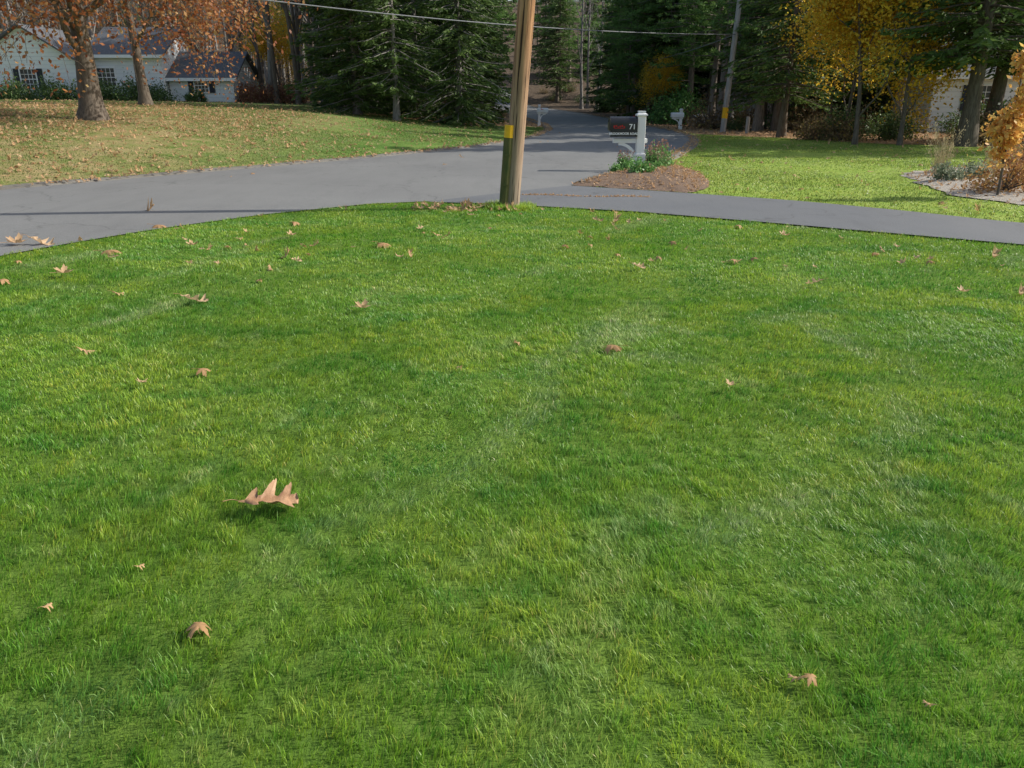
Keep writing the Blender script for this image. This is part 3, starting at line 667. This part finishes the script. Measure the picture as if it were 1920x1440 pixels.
tg=tallgrass('ornamental_grass',91,75,.9,M_dry)
for k,(a,b,s) in enumerate([(9.35,17.5,.9),(9.8,18.2,1.1),(10.4,17.2,.8),(11.2,18.5,.8)]): place('ornamental_grass',tg,on(a,b,.08),k*1.1,s)
lowp=shrub('bed_plant',92,.35,.3,.28,700,.035,M_silver)
for k,(a,b) in enumerate([(9.6,16.5),(10.4,15.4),(8.9,16.2),(11.4,16.6),(9.4,13.2)]): place('bed_plant',lowp,on(a,b,.08),k,1)
fp=MB(); r=np.random.default_rng(5)
for k in range(42):
    a=r.uniform(0,6.28); l=r.uniform(0,.35); h=r.uniform(.2,.5); t=np.linspace(0,1,5); b=r.normal(0,.12,2)
    Pp=np.stack([b[0]+math.cos(a)*l*t**1.4*h,b[1]+math.sin(a)*l*t**1.4*h,h*t],-1); tube(fp,Pp,.0035*(1-.4*t),3,0)
    quads(fp,Pp[-1]+r.normal(0,.014,(8,3)),r,.018,.012,1); quads(fp,Pp[1:4].repeat(5,0)+r.normal(0,.04,(15,3)),r,.035,.014,2)
fpm=fp.mesh('dried_flower_plant',[M_bark,M_flower,M_rhodo])
for k,(a,b,s) in enumerate([(3.38,19.1,1),(3.6,19.6,1.2),(2.62,18.6,.8),(3.45,18.4,.7)]): place('dried_flower_plant',fpm,on(a,b,.11),k*2,s)
gp=shrub('green_bed_plant',93,.24,.24,.26,700,.035,M_rhodo)
for k,(a,b,s) in enumerate([(2.72,16.9,1.1),(2.62,17.9,.8),(3.3,17.9,.7),(3.6,18.9,1),(2.3,17.6,.6)]): place('green_bed_plant',gp,on(a,b,.12),k,s)

# ------------------------------------------------------------------ utility poles
def wood_pole_mat():
    m,nt,out=newmat('weathered_pole_wood'); b=N(nt,'ShaderNodeBsdfPrincipled'); b.inputs['Roughness'].default_value=.85; b.inputs['Specular IOR Level'].default_value=.2
    tc=N(nt,'ShaderNodeTexCoord').outputs['Object']
    f=noise(nt,tc,7,8,.7,(3,3,.18)); c=ramp(nt,f,[(.3,(.14,.085,.05)),(.55,(.36,.24,.15)),(.75,(.50,.38,.27))])
    sx=N(nt,'ShaderNodeSeparateXYZ'); nt.links.new(tc,sx.inputs[0])
    mr=N(nt,'ShaderNodeMapRange'); mr.inputs[1].default_value=.2; mr.inputs[2].default_value=2.6; nt.links.new(sx.outputs[2],mr.inputs[0])
    c=mix(nt,mr.outputs[0],mix(nt,.6,c,(.32,.28,.24)),mix(nt,1.0,c,(1.2,1.0,.82),'MULTIPLY'))
    cr=ramp(nt,noise(nt,tc,16,4,.5,(3,3,.06)),[(.38,(1,1,1)),(.44,(0,0,0))]); c=mix(nt,cr,c,(.05,.03,.02))
    nt.links.new(c,b.inputs['Base Color'])
    bp=N(nt,'ShaderNodeBump'); bp.inputs['Strength'].default_value=.8; bp.inputs['Distance'].default_value=.01; nt.links.new(f,bp.inputs['Height']); nt.links.new(bp.outputs[0],b.inputs['Normal'])
    nt.links.new(b.outputs[0],out.inputs[0]); return m
M_pole=wood_pole_mat()
M_guard=simple('mossy_guard',(.07,.09,.03),(.15,.13,.05),6,.85,.5,(3,3,.5))
M_polegrey=simple('grey_pole_wood',(.28,.27,.26),(.44,.43,.42),5,.85,.4,(4,4,.4))
pole=empty('utility_pole',(-.02,12.45,0)); pole.rotation_euler=(0,math.radians(4.4),0)
m=MB(); t=np.linspace(0,1,24); tube(m,np.stack([.006*np.sin(5*t),.006*np.cos(4*t),-.2+10.5*t],-1),.135-.03*t,28,0,True); m.obj('shaft',[M_pole],parent=pole)
m=MB(); t=np.linspace(0,1,10); tube(m,np.stack([-.11+0*t,-.07+0*t,-.1+1.15*t],-1),np.full(10,.078),18,0,True); m.obj('cable_guard',[M_guard],parent=pole)
m=MB(); tube(m,np.array([(-.11,-.07,1.055),(-.11,-.07,1.24)]),[.076,.076],18,0,True); m.obj('yellow_marker',[M_yel],parent=pole)
m=MB(); 
for z in (.35,.8): box(m,(-.11,-.15,z),(.08,.006,.03),0)
box(m,(0,-.02,8.8),(2.2,.1,.12),0); m.obj('crossarm',[M_guard],parent=pole)
p2o=empty('utility_pole',on(11.2,43)); p2o.rotation_euler=(0,math.radians(2.4),0)
m=MB(); t=np.linspace(0,1,8); tube(m,np.stack([0*t,0*t,-.2+9.5*t],-1),.15-.03*t,14,0,True); m.obj('shaft',[M_polegrey],parent=p2o)
m=MB(); tube(m,np.array([(0,0,.7),(0,0,1.25)]),[.152,.151],14,0); m.obj('yellow_marker',[M_yel],parent=p2o)
p3o=empty('utility_pole',on(-25,14)); m=MB(); tube(m,np.stack([0*t,0*t,-.2+9*t],-1),.15-.03*t,14,0,True); m.obj('shaft',[M_polegrey],parent=p3o)
def cable(name,A,B,sag,r):
    m=MB(); t=np.linspace(0,1,40); A=np.array(A);B=np.array(B)
    P=A*(1-t)[:,None]+B*t[:,None]; P[:,2]-=sag*4*t*(1-t); tube(m,P,np.full(40,r),6,0); m.obj(name,[M_lead])
cable('overhead_cable',(11.4,42.9,4.75),(-25,14,6.3),.95,.022)
cable('overhead_cable',(11.4,42.9,8.2),(.6,12.4,8.6),.5,.015)
cable('overhead_cable',(11.4,43,4.75),(9,90,5.5),.7,.02)
m=MB(); t=np.linspace(0,1,4); tube(m,np.stack([0*t,0*t,.9*t-.1],-1),[.1,.1,.1,.095],12,0,True); m.obj('wooden_post',[M_polegrey],loc=on(12.2,42))

# ------------------------------------------------------------------ mailboxes
def bevel(o,w=.008,s=2):
    b=o.modifiers.new('bevel','BEVEL'); b.width=w; b.segments=s; b.limit_method='ANGLE'
def text(body,size,loc,mat,parent,bold=.0):
    c=bpy.data.curves.new('lettering','FONT'); c.body=body; c.size=size; c.extrude=.0015; c.align_x='CENTER'; c.align_y='CENTER'; c.offset=bold
    c.materials.append(mat); o=bpy.data.objects.new('lettering',c); COL.objects.link(o); o.location=loc; o.rotation_euler=(math.pi/2,0,0); o.parent=parent
def mailbox(loc,full=True,s=1,rz=0,boxmat=None,hgt=1.15):
    e=empty('mailbox',loc); e.rotation_euler=(0,0,rz); e.scale=(s,s,s)
    m=MB(); box(m,(0,0,hgt/2-.06),(.17,.17,hgt),0); o=m.obj('post',[M_white],parent=e); bevel(o)
    m=MB(); box(m,(0,0,.12),(.22,.22,.24),0); o=m.obj('post_base_trim',[M_white],parent=e); bevel(o)
    m=MB(); box(m,(0,0,hgt-.045),(.23,.23,.03),0)
    z=hgt-.03; a=.11
    m.addm([(-a,-a,z),(a,-a,z),(a,a,z),(-a,a,z),(-.05,-.05,z+.035),(.05,-.05,z+.035),(.05,.05,z+.035),(-.05,.05,z+.035)],[np.array([(0,1,5,4),(1,2,6,5),(2,3,7,6),(3,0,4,7),(4,5,6,7)])],0)
    box(m,(0,0,z+.05),(.15,.15,.03),0); m.obj('post_cap',[M_white],parent=e)
    m=MB(); az=hgt-.56; box(m,(-.22,0,az),(.72,.10,.09),0); o=m.obj('support_arm',[M_white],parent=e); bevel(o)
    m=MB(); n=9; V=[]
    for k in range(n):
        th=k/(n-1)*math.pi/2; cx,cz=-.44,az-.40
        for rr_ in (.31,.37):
            for yv in (-.035,.035): V.append((cx+rr_*math.sin(th)*1.08-.02,yv,cz+rr_*math.cos(th)))
    F=[]
    for k in range(n-1):
        b=k*4; q=b+4
        F+=[(b,b+1,q+1,q),(b+2,q+2,q+3,b+3),(b,q,q+2,b+2),(b+1,b+3,q+3,q+1)]
    m.add(V,F,0,False); m.obj('curved_brace',[M_white],parent=e)
    bm_=boxmat or M_black
    m=MB(); L0,L1=(-.66 if full else -.62),(-.095 if full else .17); w=.14; zb=az+.10+ (.09 if full else -.04); hb=.16; n=12
    prof=[(-w,zb),(-w,zb+hb)]+[(-w*math.cos(k*math.pi/n),zb+hb+w*.95*math.sin(k*math.pi/n)) for k in range(1,n)]+[(w,zb+hb),(w,zb)]
    K=len(prof); V=[(L0,p[0],p[1]) for p in prof]+[(L1,p[0],p[1]) for p in prof]
    m.add(V,[(k,(k+1)%K,(k+1)%K+K,k+K) for k in range(K)],0,False)
    c0=(L0,0,zb+.12); c1=(L1,0,zb+.12)
    m.add(V[:K]+[c0],[(k,K,(k+1)%K) for k in range(K)],0); m.add(V[K:]+[c1],[(k,(k+1)%K,K) for k in range(K)],0)
    m.obj('mailbox_body',[bm_],parent=e)
    m=MB(); box(m,(L0-.012,0,zb+.14),(.02,w*2+.02,.25),0); box(m,(L0-.03,0,zb+.2),(.02,.03,.04),0); o=m.obj('door',[bm_],parent=e); bevel(o,.01)
    m=MB(); box(m,(-.2,w+.012,zb+.2),(.16,.01,.03),0); box(m,(-.13,w+.012,zb+.25),(.03,.012,.1),0); m.obj('flag',[M_redp],parent=e)
    if full:
        m=MB(); box(m,(-.375,-.145,zb-.045),(.57,.02,.12),0); o=m.obj('name_plate',[M_black],parent=e); bevel(o,.004)
        box(m2:=MB(),(-.35,0,zb-.045),(.46,.2,.085),0); m2.obj('mount_board',[M_black],parent=e)
        text('BROOKMOOR ROAD',.064,(-.375,-.1565,zb-.045),M_white,e,.002)
        text('71',.145,(-.2,-.1435,zb+.09),M_white,e,.002)
        m=MB()
        for k in range(6): box(m,(-.58+.042*k,-.1425,zb+.10+.012*math.sin(k*2.1)),(.028,.005,.03+.01*math.cos(k*1.7)),0)
        box(m,(-.475,-.1425,zb+.065),(.22,.004,.008),0)
        m.obj('red_decoration',[M_redp],parent=e)
    return e
mailbox((3.04,19.1,.14),s=1.12,hgt=1.06)
mailbox(on(9.75,47),False,.9,.0,M_white,1.25)
mailbox(on(1.75,52.3),False,.9,math.pi,M_white,1.45)
mailbox(on(.3,78),False,1,math.pi,M_white,1.3)

# ------------------------------------------------------------------ houses
def gable(parent,name,x0,x1,y0,y1,z0,zt,zr,axis):
    m=MB(); xc,yc=(x0+x1)/2,(y0+y1)/2
    V=[(x0,y0,z0),(x1,y0,z0),(x1,y1,z0),(x0,y1,z0),(x0,y0,zt),(x1,y0,zt),(x1,y1,zt),(x0,y1,zt)]
    m.add(V,[(0,1,5,4),(1,2,6,5),(2,3,7,6),(3,0,4,7)],0)
    if axis=='y':
        m.add([(x0,y0,zt),(x1,y0,zt),(xc,y0,zr),(x0,y1,zt),(x1,y1,zt),(xc,y1,zr)],[(0,1,2),(4,3,5)],0)
    else:
        m.add([(x0,y0,zt),(x0,y1,zt),(x0,yc,zr),(x1,y0,zt),(x1,y1,zt),(x1,yc,zr)],[(1,0,2),(3,4,5)],0)
    m.obj(name+'_walls',[M_siding],parent=parent)
    r=MB(); tk=.14; ov=.35
    def slab(a,b,c,d):
        V=np.array([a,b,c,d],float); U=V+np.array([0,0,tk]); r.add(np.concatenate([V+[0,0,.01],U]),[(0,3,2,1),(4,5,6,7),(0,1,5,4),(1,2,6,5),(2,3,7,6),(3,0,4,7)],0)
    if axis=='y':
        k=(zr-zt)/(xc-x0)
        slab((x0-ov,y0-ov,zt-k*ov),(xc,y0-ov,zr),(xc,y1+ov,zr),(x0-ov,y1+ov,zt-k*ov))
        slab((xc,y0-ov,zr),(x1+ov,y0-ov,zt-k*ov),(x1+ov,y1+ov,zt-k*ov),(xc,y1+ov,zr))
    else:
        k=(zr-zt)/(yc-y0)
        slab((x0-ov,y0-ov,zt-k*ov),(x1+ov,y0-ov,zt-k*ov),(x1+ov,yc,zr),(x0-ov,yc,zr))
        slab((x0-ov,yc,zr),(x1+ov,yc,zr),(x1+ov,y1+ov,zt-k*ov),(x0-ov,y1+ov,zt-k*ov))
        f=MB(); box(f,((x0+x1)/2,y0-ov-.02,zt-k*ov+.03),(x1-x0+2*ov,.03,.2),0); f.obj(name+'_fascia',[M_white],parent=parent)
    r.obj(name+'_roof',[M_roof],parent=parent)
def window(parent,x,y,z,w,h,shut=True):
    m=MB(); box(m,(x,y-.01,z),(w,.03,h),0); m.obj('window_glass',[M_glass],parent=parent)
    m=MB(); t=.07
    box(m,(x,y-.04,z+h/2+t/2),(w+2*t,.07,t),0); box(m,(x,y-.04,z-h/2-t/2),(w+2*t,.07,t),0)
    box(m,(x-w/2-t/2,y-.04,z),(t,.07,h),0); box(m,(x+w/2+t/2,y-.04,z),(t,.07,h),0)
    for k in (1,2,3): box(m,(x-w/2+w*k/4,y-.03,z),(.03,.02,h),0)
    box(m,(x,y-.035,z),(w,.025,.05),0); box(m,(x,y-.028,z+h/4),(w,.014,.03),0); box(m,(x,y-.028,z-h/4),(w,.014,.03),0)
    m.obj('window_frame',[M_white],parent=parent)
    if shut:
        m=MB()
        for s in (-1,1): box(m,(x+s*(w/2+t+.2),y-.03,z),(.36,.04,h+.1),0)
        m.obj('shutters',[M_shutter],parent=parent)
hs=empty('white_house',(0,0,0))
gable(hs,'wing',-35.2,-28.4,54.5,62,1.3,4.0,6.1,'y')
gable(hs,'main',-28.4,-23.6,56,63,1.3,4.5,6.3,'x')
gable(hs,'garage',-23.5,-19.1,56.6,62,1.3,3.1,4.7,'x')
window(hs,-27.4,56,3.05,1.15,1.15,False); window(hs,-21.3,56.6,2.55,.9,.85); window(hs,-31.8,54.5,2.9,1.0,1.2)
h2=empty('white_house',(0,0,0))
gable(h2,'main',22,34,43,51,-.1,2.9,5.2,'x'); window(h2,24.5,43,1.7,1,1.2); window(h2,29,43,1.7,1,1.2)
h3=empty('white_house',(0,0,0)); gable(h3,'main',15.6,20,63,70,.1,2.6,4.2,'x')

# ------------------------------------------------------------------ light, sky, camera
az=math.radians(8); el=math.radians(35)
sd=Vector((math.cos(el)*math.cos(az),math.cos(el)*math.sin(az),math.sin(el)))
sl=bpy.data.lights.new('sun','SUN'); sl.energy=5; sl.angle=math.radians(.5); sl.color=(1,.95,.85)
so=bpy.data.objects.new('sun',sl); COL.objects.link(so); so.rotation_euler=sd.to_track_quat('Z','Y').to_euler(); so.location=(30,5,30)
w=bpy.data.worlds.new('World'); scene.world=w; w.use_nodes=True; nt=w.node_tree
bg=nt.nodes['Background']; sk=nt.nodes.new('ShaderNodeTexSky'); sk.sky_type='NISHITA'; sk.sun_disc=False
sk.dust_density=2.5; sk.air_density=1.2
sk.sun_elevation=el; sk.sun_rotation=math.radians(90)-az; nt.links.new(sk.outputs[0],bg.inputs[0]); bg.inputs[1].default_value=.15
cd=bpy.data.cameras.new('camera'); co=bpy.data.objects.new('camera',cd); COL.objects.link(co)
co.location=(0,0,1.6); co.rotation_euler=(math.radians(90-20.25),0,0); cd.sensor_width=36; cd.lens=27.04; cd.clip_end=3000; cd.clip_start=.05
scene.camera=co
scene.view_settings.view_transform='Standard'; scene.view_settings.look='None'; scene.view_settings.exposure=0
